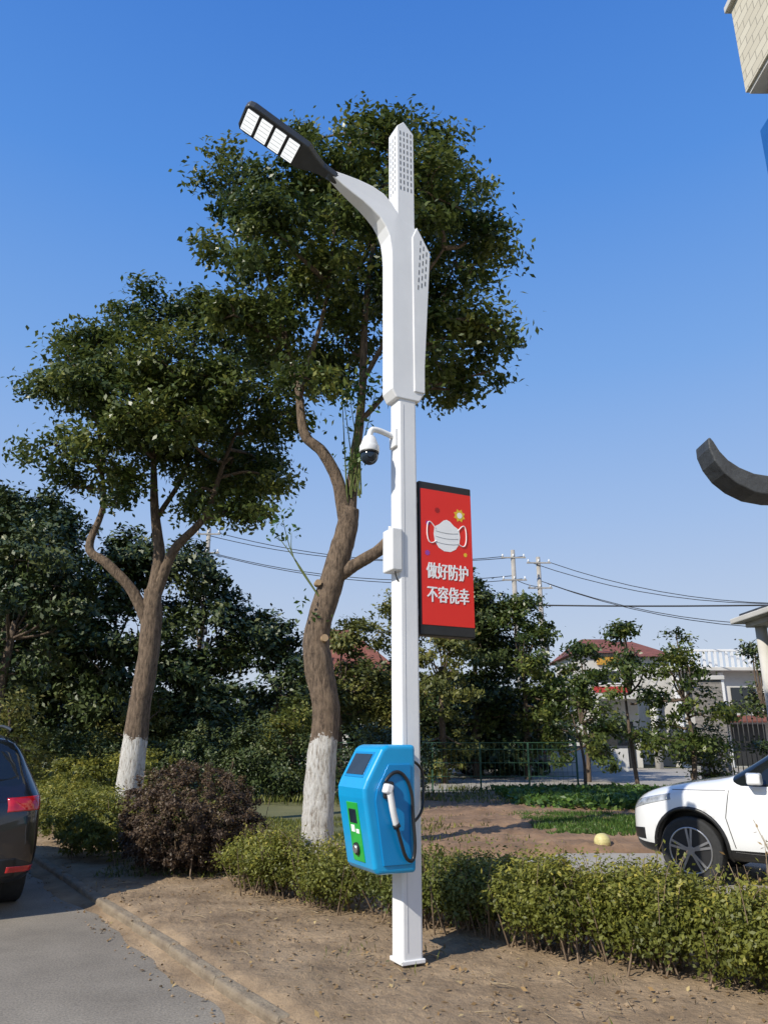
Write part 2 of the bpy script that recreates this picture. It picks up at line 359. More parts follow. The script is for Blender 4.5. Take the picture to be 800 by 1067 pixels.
wing=[(.06,4.64),(.172,4.64),(.176,4.9),(.258,6.17),(.112,6.43),(.06,6.30)]
lp(bevel(prism('wing_panel',wing,-.112,.112,M_white),.008))
sl=[(-.095,6.4),(.095,6.4),(.095,7.56),(-.02,7.68),(-.095,7.60)]
lp(bevel(prism('top_column',sl,-.095,.095,M_white),.008))
def slots(name,items,mat=M_dark):
    v=[];f=[]
    for (c,d,ang) in items:
        b0=len(v); x,y,z=[k/2 for k in d]; ca,sa=math.cos(ang),math.sin(ang)
        for a in(-1,1):
            for b_ in(-1,1):
                for e in(-1,1):
                    px,pz=a*x,e*z; v.append((c[0]+px*ca+pz*sa,c[1]+b_*y,c[2]-px*sa+pz*ca))
        for q in [(0,1,3,2),(4,6,7,5),(0,4,5,1),(2,3,7,6),(0,2,6,4),(1,5,7,3)]: f.append(tuple(b0+k for k in q))
    return mesh(name,v,f,mat)
it=[]
for i in range(4):
    for j in range(10):
        it.append(((-.06+i*.04,-.0955,6.85+j*.075),(.010,.003,.045),0))
for i in range(3):
    for j in range(10):
        it.append(((-.0955,-.05+i*.05,6.85+j*.07),(.003,.009,.04),0))
for i in range(3):
    for j in range(7-i):
        it.append(((.115+i*.038+j*.0055,-.1125,5.75+i*.03+j*.085),(.009,.003,.05),math.radians(4)))
lp(slots('vent_slots',it))
tau=math.radians(21); Rm=Matrix(((-math.cos(tau),0,math.sin(tau)),(0,-1,0),(math.sin(tau),0,math.cos(tau)))).to_4x4()
HM=Matrix.Translation((-.77,0,6.79))@Rm
def hp(o):
    o.parent=lamp; o.matrix_local=HM@o.matrix_basis; return o
out=[(-.06,.05),(.10,.06),(.20,.10),(.30,.155),(.88,.165),(.93,.15),(.95,.11)]
pl=[(x,y) for x,y in out]+[(x,-y) for x,y in out[::-1]]
v=[(x,y,-.035) for x,y in pl]+[(x,y,.045 if x>.25 else .035) for x,y in pl]; n=len(pl)
f=[tuple(range(n))[::-1],tuple(range(n,2*n))]+[(i,(i+1)%n,n+(i+1)%n,n+i) for i in range(n)]
hp(bevel(mesh('lamp_head',v,f,M_grey),.015,3))
hp(box('lamp_recess',(.645,0,-.036),(.56,.29,.006),M_black,.002))
for i in range(4):
    hp(box('led_module',(.43+i*.143,0,-.044),(.112,.25,.014),M_led,.004))
    hp(slots('led_ribs',[((.43+i*.143,-.1+k*.05,-.0522),(.1,.003,.002),0) for k in range(5)],M_rib))
for k in range(7): hp(box('cooling_fin',(.60,-.12+k*.04,.055),(.5,.006,.03),M_grey))
hp(cyl('knuckle',(-.03,0,0),.05,.12,M_grey,(0,math.pi/2,0)))
cc=root('security_camera',(0,0,4.14)); cc.parent=lamp
def cp(o): return par(o,cc,False)
cp(box('wall_plate',(-.10,0,.04),(.03,.12,.17),M_white2,.01))
cp(curve('bracket',[(-.10,0,.06),(-.20,0,.09),(-.28,0,.10),(-.33,0,.09),(-.34,0,.02)],.026,M_white2))
cp(cyl('cap',(-.34,0,-.03),.085,.10,M_white2,r2=.05,bv=.01))
cp(cyl('housing',(-.34,0,-.10),.088,.06,M_white2,bv=.006))
bm=bmesh.new(); bmesh.ops.create_uvsphere(bm,u_segments=24,v_segments=16,radius=.078); me=bpy.data.meshes.new('dome'); bm.to_mesh(me); bm.free(); me.materials.append(M_screen); o=bpy.data.objects.new('dome',me); link(o)
me.polygons.foreach_set('use_smooth',[True]*len(me.polygons)); o.location=(-.34,0,-.165); cp(o)
cp(cyl('dome_ring',(-.34,0,-.135),.083,.02,M_black))
cp(cyl('lens',(-.37,-.068,-.18),.022,.03,M_glass,(math.pi/2,0,-.4)))
wb=root('equipment_box',(0,0,3.14)); wb.parent=lamp
for o in [box('case',(-.125,-.02,0),(.10,.18,.37),M_white2,.012),box('clamp',(-.10,0,.1),(.05,.12,.03),M_iron,.003),box('clamp',(-.10,0,-.1),(.05,.12,.03),M_iron,.003),cyl('antenna',(-.125,.03,.205),.012,.05,M_white2),curve('cable',[(-.12,-.06,-.18),(-.12,-.07,-.25),(-.085,-.06,-.27)],.006,M_iron)]: par(o,wb,False)
bn=root('advertising_sign',(0,0,3.13)); bn.parent=lamp
def bp_(o): return par(o,bn,False)
bp_(box('cabinet',(.39,-.01,-.01),(.55,.11,1.37),M_black,.012))
bp_(box('display_face',(.393,-.066,-.0),(.528,.006,1.21),M_red,.002))
for z in(-.5,.5): bp_(box('mount_arm',(.10,.0,z),(.06,.06,.06),M_white,.004))
YF=-.0705
def flat(name,pts,mat,dy=0): return bp_(mesh(name,[(x,YF-dy,z) for x,z in pts],[tuple(range(len(pts)))],mat))
mx_,mz=.393,.20
mp=[(-.115,.06),(-.07,.085),(-.03,.12),(0,.13),(.03,.12),(.07,.085),(.115,.06),(.125,0),(.115,-.06),(.08,-.11),(.03,-.135),(-.03,-.135),(-.08,-.11),(-.115,-.06),(-.125,0)]
flat('mask_print',[(mx_+a*1.1,mz+b_*1.1) for a,b_ in mp],M_print)
for k,zz in enumerate((.03,-.02,-.07)): bp_(curve('mask_pleat',[(mx_-.115,YF-.0015,mz+zz),(mx_,YF-.0015,mz+zz-.022),(mx_+.115,YF-.0015,mz+zz)],.0014,M_pleat))
for s in(-1,1): bp_(curve('mask_strap',[(mx_+s*.12,YF-.001,mz+.055),(mx_+s*.19,YF-.001,mz+.15),(mx_+s*.21,YF-.001,mz-.02),(mx_+s*.17,YF-.001,mz-.11),(mx_+s*.11,YF-.001,mz-.06)],.0045,M_print))
def star(cx,cz,r,mat,n=8):
    flat('virus_print',[(cx+(r if i%2 else r*.68)*math.cos(math.pi*i/n),cz+(r if i%2 else r*.68)*math.sin(math.pi*i/n)) for i in range(2*n)],mat)
star(.53,.40,.065,M_yellow); flat('virus_core',[(.53+.028*math.cos(a),.40+.028*math.sin(a)) for a in np.linspace(0,6.28,14)[:-1]],M_print,.002)
star(.20,.29,.024,M_purple); star(.19,.02,.028,M_purple); star(.30,.42,.03,M_dred); star(.58,.04,.022,M_yellow)
for k,(txt,z) in enumerate((('做好防护',-.19),('不容侥幸',-.395))):
    for rep in range(3):
        c=bpy.data.curves.new('slogan','FONT'); c.body=txt; c.size=.152; c.space_character=1.02; c.align_x='CENTER'; c.extrude=.0006; c.materials.append(M_print)
        o=bpy.data.objects.new('slogan',c); link(o); o.location=(.393+(rep-1)*.0042,YF-.0012-.0003*rep,z+(rep-1)*.0015); o.rotation_euler=(math.pi/2,0,0); o.scale=(.70,1,1); bp_(o)
ch=root('ev_charger',(0,0,1.1)); ch.parent=lamp
def chp(o): return par(o,ch,False)
z0=1.1
prf=[(-.05,.66),(-.37,.66),(-.40,.70),(-.485,1.18),(-.49,1.25),(-.465,1.31),(-.34,1.53),(-.30,1.56),(-.05,1.56)]
chp(bevel(prism('body',[(a,b_-z0) for a,b_ in prf],-.25,.24,M_blue),.03,4))
ip=[(-.10,.72),(-.33,.72),(-.40,1.17),(-.385,1.25),(-.29,1.42),(-.10,1.42)]
chp(bevel(prism('side_inset',[(a,b_-z0) for a,b_ in ip],-.262,-.249,M_blue2),.005))
th=math.radians(-10)
chp(box('green_label',(-.443,-.02,.94-z0),(.012,.19,.42),M_green,.003,(0,th,0)))
chp(box('small_display',(-.468,-.02,1.05-z0),(.01,.12,.10),M_screen,.002,(0,th,0)))
chp(box('qr_plate',(-.450,.01,.96-z0),(.008,.06,.05),M_print,.001,(0,th,0)))
chp(box('info_label',(-.449,-.07,.945-z0),(.008,.05,.03),M_print,.001,(0,th,0)))
chp(cyl('emergency_stop',(-.430,-.02,.82-z0),.045,.03,M_black,(0,math.radians(80),0),bv=.004))
chp(cyl('stop_ring',(-.435,-.02,.82-z0),.03,.04,M_alloy,(0,math.radians(80),0)))
chp(box('screen',(-.408,-.0,1.417-z0),(.012,.30,.17),M_screen,.003,(0,math.radians(29.5),0)))
chp(box('screen_bezel',(-.404,-.0,1.415-z0),(.012,.34,.21),M_blue2,.003,(0,math.radians(29.5),0)))
chp(box('holster',(-.30,-.275,1.24-z0),(.085,.04,.12),M_black,.015))
chp(curve('charging_gun',[(-.325,-.33,1.27-z0),(-.31,-.33,1.20-z0),(-.285,-.325,1.08-z0),(-.25,-.31,.99-z0)],.024,M_white2))
chp(box('gun_head',(-.325,-.315,1.25-z0),(.06,.08,.07),M_white2,.015,(0,.3,0)))
chp(cyl('gun_collar',(-.252,-.311,.995-z0),.028,.03,M_black,(0,-.5,0)))
chp(curve('cable',[(-.25,-.31,.99-z0),(-.22,-.31,.90-z0),(-.17,-.30,.76-z0),(-.10,-.29,.74-z0),(-.085,-.29,.86-z0),(-.10,-.285,1.05-z0),(-.10,-.28,1.22-z0),(-.17,-.275,1.36-z0),(-.27,-.27,1.37-z0),(-.32,-.265,1.30-z0)],.013,M_black))
chp(curve('cable_loop',[(-.05,-.2,1.0-z0),(.06,-.16,1.05-z0),(.10,-.10,1.25-z0),(.08,-.12,1.40-z0),(-.05,-.2,1.44-z0)],.011,M_black))
# ---------------------------------------------------------------- trees
def tree_main(name,limbs,lobes,leafm,barkm,dens,leafsz,per,clump):
    base=limbs[0][0][0]; r=root(name,base); T=Tubes(); anchors=[]
    for i,(P,R) in enumerate(limbs):
        T.add(P,R,18 if i==0 else 10,9,.026 if i==0 else .022)
        Q,_=catmull(P,R,4)
        if i>0: anchors+=list(Q[2:])
    c=crown(lobes,dens,leafsz,leafm,'crown',clump,per,.88,T,anchors,.4,1.2)
    par(T.obj('trunk',barkm),r); par(c,r); return r
Y2=11.5
limbs=[([(-.98,Y2,-.05),(-.95,Y2,.25),(-.92,Y2,1.2),(-.86,Y2,2.0),(-1.0,Y2,2.7),(-1.02,Y2,3.2),(-.80,Y2,4.0),(-.62,Y2,4.7),(-.55,Y2,5.15)],[.30,.235,.215,.20,.215,.195,.19,.17,.15]),
 ([(-.6,Y2,4.9),(-.75,Y2-.1,5.6),(-1.0,Y2-.2,6.05),(-1.3,Y2-.2,6.38),(-1.45,Y2-.1,7.3),(-1.8,Y2+.1,8.6),(-2.3,Y2,10.2)],[.13,.105,.09,.085,.06,.045,.02]),
 ([(-.56,Y2,5.0),(-.50,Y2+.05,5.8),(-.42,Y2+.1,6.6),(-.36,Y2,7.4),(-.3,Y2,9.2),(0,Y2,11.4),(.1,Y2,12.2)],[.12,.09,.08,.07,.05,.03,.015]),
 ([(-.72,Y2,4.05),(-.4,Y2-.05,4.25),(-.1,Y2-.1,4.42),(.10,Y2-.12,4.62)],[.12,.10,.095,.09]),
 ([(-.45,Y2,6.6),(.2,Y2+.4,7.6),(.9,Y2+.6,8.8),(1.3,Y2+.3,10.0)],[.05,.04,.03,.015]),
 ([(-1.45,Y2,7.2),(-1.0,Y2-.5,8.5),(-.8,Y2-.8,10.2),(-.6,Y2-.6,11.4)],[.045,.035,.025,.012]),
 ([(-.36,Y2,7.4),(.3,Y2-.6,8.4),(1.0,Y2-.9,9.4)],[.045,.035,.02])]
base_lobes=[(-1.2,12.5,.62),(0,12.35,.85),(.95,12.2,.85),(-2.8,11.2,.8),(-1.78,11.2,1.0),(-.35,11.0,1.2),(1.1,11.0,1.05),(-2.9,10.1,.7),(1.6,9.7,.85),(.34,9.4,1.1),(-1.02,9.4,1.05),(-2.2,9.0,.95),(1.7,8.5,.8),(.65,7.9,.85),(1.25,7.25,.6),(-.66,8.1,.75),(-1.8,8.1,.75),(-2.6,8.7,.65),(1.8,7.6,.5),(1.7,10.4,.65),(-1.3,7.5,.5)]
L2=[]
for i,(x,z,r_) in enumerate(base_lobes):
    dy=rng.uniform(-.9,.9); L2.append((x*(1+dy/Y2),Y2+dy,1.6+(z-1.6)*(1+dy/Y2),r_*.88))
for x,z,r_,dy in [(-1.0,10.5,1.0,1.8),(.8,10.0,1.0,1.9),(-1.8,9.3,.8,-1.5),(0,9.3,.8,-1.6),(.8,10.0,.8,-1.4),(-.6,11.8,.8,1.2),(1.0,8.6,.8,1.5),(-.9,8.3,.7,1.5),(-.8,10.6,.8,-1.3)]:
    L2.append((x,Y2+dy,z,r_))
t2=tree_main('camphor_tree',limbs,L2,L_cam,M_bark,24,.125,165,.34)
T=Tubes(); C=[]
for k in range(9):
    x0=-.5+rng.normal()*.1; p=[(x0,Y2-.1,5.1+rng.random()*.4),(x0+rng.normal()*.12,Y2-.2,5.8+rng.random()*.3),(x0+rng.normal()*.25,Y2-.25,6.4+rng.random()*.9)]
    T.add(p,[.016,.011,.005],5,4); 
    for q in range(24): C.append(np.array(p[2])+rng.normal(size=3)*.16)
    for q in range(8): C.append(np.array(p[1])+rng.normal(size=3)*.12)
for c in [(-1.62,Y2-.2,5.0),(-1.75,Y2-.2,4.75),(-1.45,Y2-.2,4.7)]:
    T.add([(-1.0,Y2-.15,3.7),(-1.4,Y2-.2,4.3),c],[.014,.009,.004],5,4); C+= [np.array(c)+rng.normal(size=3)*.10 for _ in range(18)]
for c in [(-.95,Y2-.2,3.35),(-1.25,Y2-.2,3.6)]:
    C+= [np.array(c)+rng.normal(size=3)*.08 for _ in range(12)]
par(T.obj('shoots',M_moss),t2); C=np.array(C); par(leaves('shoot_leaves',C,.11,L_veg,rng.random(len(C))*.6,.5),t2)
for (x,y,z,r_) in [(-.90,Y2-.17,3.05,.055),(-1.02,Y2-.15,3.9,.05),(.11,Y2-.14,4.63,.08)]:
    par(cyl('pruned_stub',(x,y,z),r_,.10,M_cut,(math.radians(80),0,math.radians(20)),12),t2)
Y1=15.
limbs=[([(-4.85,Y1,-.05),(-4.82,Y1,.3),(-4.78,Y1,1.2),(-4.74,Y1,2.2),(-4.66,Y1,3.1),(-4.66,Y1,4.0),(-4.68,Y1,4.5)],[.34,.26,.235,.21,.20,.20,.17]),
 ([(-4.7,Y1,3.8),(-5.1,Y1-.1,4.5),(-5.6,Y1-.2,5.0),(-6.0,Y1-.2,5.35),(-5.85,Y1-.1,6.3),(-6.1,Y1,7.6)],[.13,.11,.10,.085,.055,.02]),
 ([(-4.68,Y1,4.3),(-4.62,Y1,5.2),(-4.8,Y1,6.2),(-5.0,Y1,7.8),(-5.4,Y1,9.8)],[.15,.12,.09,.05,.02]),
 ([(-4.65,Y1,4.3),(-4.3,Y1-.1,5.3),(-3.7,Y1-.2,6.0),(-3.4,Y1-.1,7.2),(-3.0,Y1,8.6)],[.12,.10,.07,.045,.02]),
 ([(-4.75,Y1,6),(-4.3,Y1+.5,7.5),(-4.2,Y1+.5,9.5)],[.06,.04,.015])]
bl=[(-5.4,10.8,.85),(-6.5,10.2,.85),(-4.2,10.8,.9),(-2.9,9.8,.95),(-6.95,8.9,.85),(-5.75,9.1,1.1),(-4.25,9.1,1.15),(-2.32,8.3,.85),(-7.1,7.7,.65),(-6.15,7.5,.85),(-4.75,7.5,.9),(-3.3,7.1,.9),(-2.3,6.9,.6),(-4.1,6.5,.55),(-5.6,6.6,.5),(-3.25,6.1,.5),(-2.0,9.3,.55),(-6.6,6.7,.5),(-5.3,8.2,.85),(-2.6,6.3,.5)]
L1=[]
for x,z,r_ in bl:
    dy=rng.uniform(-.9,.9); L1.append((x*(1+dy/Y1),Y1+dy,1.6+(z-1.6)*(1+dy/Y1),r_*.95))
for x,z,r_,dy in [(-5,9.3,1.1,1.8),(-4,8,1,1.8),(-6,8.5,.9,-1.4),(-4.4,8.8,.9,-1.6),(-3.2,8.4,.8,-1.4),(-5.2,7.6,.8,-1.5),(-3.8,7.5,.8,-1.6),(-2.9,7.8,.8,1.2)]: L1.append((x,Y1+dy,z,r_))
tree_main('camphor_tree',limbs,L1,L_cam,M_bark,22,.135,165,.37)
def simple_tree(name,x,y,h,rad,leafm,zlow=.3,leafsz=.25,dens=6,per=60,nl=14,trunk=.14,clump=.6):
    r=root(name,(x,y,0)); T=Tubes()
    T.add([(x,y,-.05),(x+rng.normal()*.1,y,h*.3),(x+rng.normal()*.2,y,h*.62)],[trunk*1.2,trunk,trunk*.45],8,6,.03)
    lobes=[]; A=[(x,y,h*(.25+.06*k)) for k in range(6)]
    for i in range(nl):
        t=rng.random(); zz=h*(zlow+(.93-zlow)*t); rr=rad*math.sqrt(max(.12,1-(2*t-.85)**2))
        a=rng.uniform(0,6.28); q=rr*math.sqrt(rng.random())*.8; lobes.append((x+q*math.cos(a),y+q*math.sin(a),zz,rad*rng.uniform(.28,.45)))
    lobes.append((x,y,h*.93,rad*.3))
    c=crown(lobes,dens,leafsz,leafm,'crown',clump,per,.9,T,A,.25)
    par(T.obj('trunk',M_bark2),r); par(c,r)
ST=simple_tree
ST('tree',-12.6,25,10.2,3.6,L_dark,.22,.22,9,130,20,.2,.5)
ST('tree',-9.6,27,8.6,3.2,L_dark,.2,.22,9,130,18,.18,.5)
ST('tree',-10.2,20.5,7.6,2.4,L_dark,.42,.19,9,130,14,.17,.42)
ST('tree',-15.5,28,11,3.8,L_dark,.2,.26,8,120,18,.2,.6)
ST('tree',-6.6,27,8.2,2.8,L_dark,.15,.21,9,120,17,.15,.48)
ST('tree',-3.9,28,5.8,2.5,L_dark,.1,.21,9,120,15,.12,.42)
ST('tree',-1.6,29,6.0,2.3,L_yel,.1,.19,9,110,15,.12,.42)
ST('willow_tree',.4,30,7.2,2.2,L_yel,.15,.19,9,110,15,.12,.42)
ST('willow_tree',2.3,30,7.0,2.0,L_yel,.1,.19,9,110,15,.12,.42)
ST('tree',4.0,34,9.2,2.8,L_dark,.12,.23,9,130,20,.15,.48)
ST('tree',6.0,33,8.0,2.3,L_cam,.1,.21,9,120,18,.12,.42)
ST('tree',8.0,31,5.6,1.7,L_cam,.12,.2,9,110,14,.08,.36)
ST('persimmon_tree',8.3,26,5.6,1.1,L_cam,.3,.17,8,65,12,.06,.34)
ST('persimmon_tree',9.9,25.5,5.2,1.7,L_cam,.18,.17,9,85,17,.07,.36)
ST('persimmon_tree',6.2,24.5,3.8,.9,L_cam,.3,.16,6,55,9,.045,.3)
ST('persimmon_tree',13.2,27,5.0,.9,L_dark,.25,.17,6,55,10,.07,.35)
ST('shrub',-8,16.5,2.4,1.2,L_yel,.2,.12,10,100,10,.05,.35)
ST('shrub',-7.4,24,3.0,1.5,L_yel,.15,.14,10,100,12,.05,.35)
ST('shrub',-2.6,22.5,2.6,1.5,L_hedge2,.12,.13,10,100,12,.04,.33)
ST('shrub',11.2,27,1.9,1.2,L_cam,.15,.13,10,80,12,.04,.3)
lobes=[]
for i in range(120):
    x=rng.uniform(-75,85); h=rng.uniform(3,7.5); lobes.append((x,rng.uniform(68,85),h*.5,rng.uniform(2.2,3.6)))
r=root('distant_tree_line',(0,70,0)); par(crown(lobes,3.2,.7,L_dark,'foliage',1.2,70,1.0),r)
lobes=[(rng.uniform(-26,8),rng.uniform(34,42),rng.uniform(.8,3.8),rng.uniform(1.2,2.0)) for i in range(75)]
par(crown(lobes,5,.35,L_dark,'foliage',.7,70,.9),root('tree_belt',(-9,38,0)))
# ---------------------------------------------------------------- hedges
def mass(name,ell,n,size,mat,stems=0,zstem=.3,asp=.5,shell=.75,stemr=.007,lump=.12,sprigs=0):
    vol=np.array([e[3]*e[4]+e[3]*e[5] for e in ell]); vol/=vol.sum(); Cs=[];Os=[];Vs=[]
    r=root(name,(ell[0][0],ell[0][1],0)); T=Tubes()
    for e,p in zip(ell,vol):
        m=int(n*p*rng.uniform(.8,1.2)); nsub=max(6,m//55)
        d=rng.normal(size=(nsub,3)); d/=np.linalg.norm(d,axis=1)[:,None]; rad=rng.uniform(shell-.3,1.05,nsub)[:,None]
        sc=d*rad*np.array(e[3:6]); sv_=rng.uniform(.1,.8,nsub)
        idx=rng.integers(0,nsub,m); c=np.array(e[:3])+sc[idx]+rng.normal(size=(m,3))*lump*np.array([.6,.6,.5])
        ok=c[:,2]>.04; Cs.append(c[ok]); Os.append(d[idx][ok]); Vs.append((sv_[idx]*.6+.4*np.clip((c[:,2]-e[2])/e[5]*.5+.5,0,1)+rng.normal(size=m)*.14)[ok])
    for i in range(sprigs):
        e=ell[rng.integers(len(ell))]; x=e[0]+rng.normal()*e[3]*.45; y=e[1]+rng.normal()*e[4]*.45; z=e[2]+e[5]*.7; h=rng.uniform(.08,.26); dx,dy=rng.normal(size=2)*.08
        T.add([(x,y,z-.1),(x+dx*.5,y+dy*.5,z+h*.5),(x+dx,y+dy,z+h)],[.004,.003,.0015],3,3)
        m=rng.integers(8,18); tt=rng.uniform(0,1,m); c=np.stack([x+dx*tt,y+dy*tt,z+h*tt],1)+rng.normal(size=(m,3))*.022
        Cs.append(c); Os.append(np.tile([0,0,.3],(m,1))); Vs.append(rng.uniform(.45,1,m))
    par(leaves('foliage',np.vstack(Cs),size,mat,np.concatenate(Vs),asp,.4,np.vstack(Os)),r)
    for i in range(stems):
        e=ell[rng.integers(len(ell))]; x=e[0]+rng.normal()*e[3]*.35; y=e[1]+rng.normal()*e[4]*.35
        a=rng.uniform(0,6.28); s=rng.uniform(.1,.3)
        T.add([(x,y,-.02),(x+math.cos(a)*s*.5,y+math.sin(a)*s*.5,e[2]*.6),(x+math.cos(a)*s,y+math.sin(a)*s,e[2]+e[5]*rng.uniform(.2,.8))],[stemr*1.6,stemr,stemr*.4],4,3)
    if T.v: par(T.obj('stems',M_stem),r)
    return r
def row(pts,rx,h,z0=.15,jit=.08,step=.35,var=.14):
    out=[]; 
    for (a,b_) in zip(pts[:-1],pts[1:]):
        a=np.array(a);b_=np.array(b_);L=np.linalg.norm(b_-a);k=max(1,int(L/step))
        for i in range(k):
            p=a+(b_-a)*i/k+rng.normal(size=2)*jit; hh=h*rng.uniform(1-var,1+var*.8); q=rng.uniform(.82,1.18); zz=z0*rng.uniform(.6,1.5); out.append((p[0],p[1],(hh+zz)/2,rx*q,rx*q*rng.uniform(.85,1.15),(hh-zz)/2))
    return out
mass('hedge',row([(3.0,5.15),(2.3,5.85),(1.65,6.45),(1.0,7.0)],.39,.64,.14,.07,.25,.12),60000,.038,L_hedge,170,.3,sprigs=60,lump=.10,stemr=.006,shell=.85)
mass('hedge',row([(1.0,7.05),(.55,7.4),(.1,7.75),(-.3,8.05)],.36,.57,.14,.08,.28,.14),27000,.038,L_hedge2,110,.3,sprigs=35,stemr=.006,lump=.10,shell=.85)
mass('hedge',row([(-.35,8.1),(-.95,8.6),(-1.35,9.0),(-1.75,9.4)],.36,.56,.14,.08,.28,.14),26000,.040,L_hedge,110,.3,sprigs=35,stemr=.006,lump=.10,shell=.85)
mass('purple_leaf_bush',[(-2.45,10.2,.68,.86,.86,.64),(-2.75,10.3,.5,.6,.6,.48),(-2.1,10.3,.5,.55,.6,.48)],58000,.038,L_purp,20,.5,shell=1.0,lump=.045,stemr=.008,sprigs=20)
mass('clipped_hedge',row([(-3.55,10.9),(-4.4,12.3),(-5.1,13.6),(-6.0,15.3),(-7,17)],.62,.84,.1,.1,.42),54000,.052,L_hedge,40,.3,shell=.92,lump=.07)
mass('clipped_hedge',row([(-2.7,11.6),(-3.2,13.4),(-3.8,15)],.6,.75,.1,.1,.5),14000,.07,L_hedge2,0,shell=.85)
mass('clipped_hedge',row([(-14,20.5),(-9,19.2),(-5,19.0)],.8,1.25,.1,.1,.7),28000,.09,L_hedge,0,shell=.85)
mass('hedge',row([(-12,22.5),(-6,22),(0,21.6),(1.5,22.5)],.9,1.9,.1,.15,.8),36000,.10,L_dark,0,shell=.85,lump=.2)
mass('purple_leaf_bush',[(3.25,5.35,.45,.40,.42,.42),(3.05,4.8,.3,.35,.35,.3),(3.6,5.9,.5,.4,.4,.5)],14000,.045,L_purp,60,.4,sprigs=30)
r=root('weed_plant',(3.05,5.9,0)); T=Tubes(); C=[]
for i in range(26):
    x=3.05+rng.normal()*.15; y=5.9+rng.normal()*.2; dx,dy=rng.normal(size=2)*.15; h=rng.uniform(.6,1.12)
    T.add([(x,y,0),(x+dx*.5,y+dy*.5,h*.6),(x+dx,y+dy,h)],[.006,.004,.002],4,3)
    for k in range(9):
        t=rng.uniform(.4,1); C.append((x+dx*t+rng.normal()*.03,y+dy*t+rng.normal()*.03,h*t+rng.normal()*.03))
par(T.obj('twigs',M_twig),r); C=np.array(C); par(leaves('leaves',C,.035,L_dry,rng.random(len(C))),r)
def rowveg(name,x0,x1,y0,y1,n,size,mat,h,vert=0,asp=.5,th=-.35,z=.05):
    C=np.column_stack([rng.uniform(x0,x1,n),rng.uniform(y0,y1,n),np.zeros(n)])
    g=fbm(C[:,0],C[:,1],11,1.5,3); C=C[g>th]; C[:,2]=z+rng.random(len(C))*h; 
    return leaves(name,C,size,mat,rng.random(len(C)),asp,.6,None,vert)
rowveg('vegetable_patch',3.2,10,18.0,24,15000,.17,L_veg,.25,th=-.6)
rowveg('grass_patch',2.7,6.5,13.2,17.2,18000,.14,L_veg,.07,1,.12,-.9)
rowveg('grass',-1,12,12,25,12000,.15,L_hedge2,.06,1,.14,.15)
rowveg('grass_verge',-6,10,20,26,6000,.2,L_hedge2,.12,1,.14)
rowveg('lawn',-3.5,1.2,9.8,17,16000,.11,L_hedge2,.04,1,.14,-.5,0.0)
n=3600; t=rng.uniform(-3,9,n); o_=rng.uniform(.6,3.4,n); C=np.array([(*kp(a,b_),.05) for a,b_ in zip(t,o_)]); C=C[fbm(C[:,0],C[:,1],4,2.5,3)>.5]
leaves('grass_tufts',C,.06,L_hedge2,rng.random(len(C)),.12,.5,None,1)
o=cyl('melon',(3.25,12.1,.14),.13,.26,M_melon,(0,math.pi/2,.3),16)
m=o.modifiers.new('s','SUBSURF'); m.levels=2; m.render_levels=2
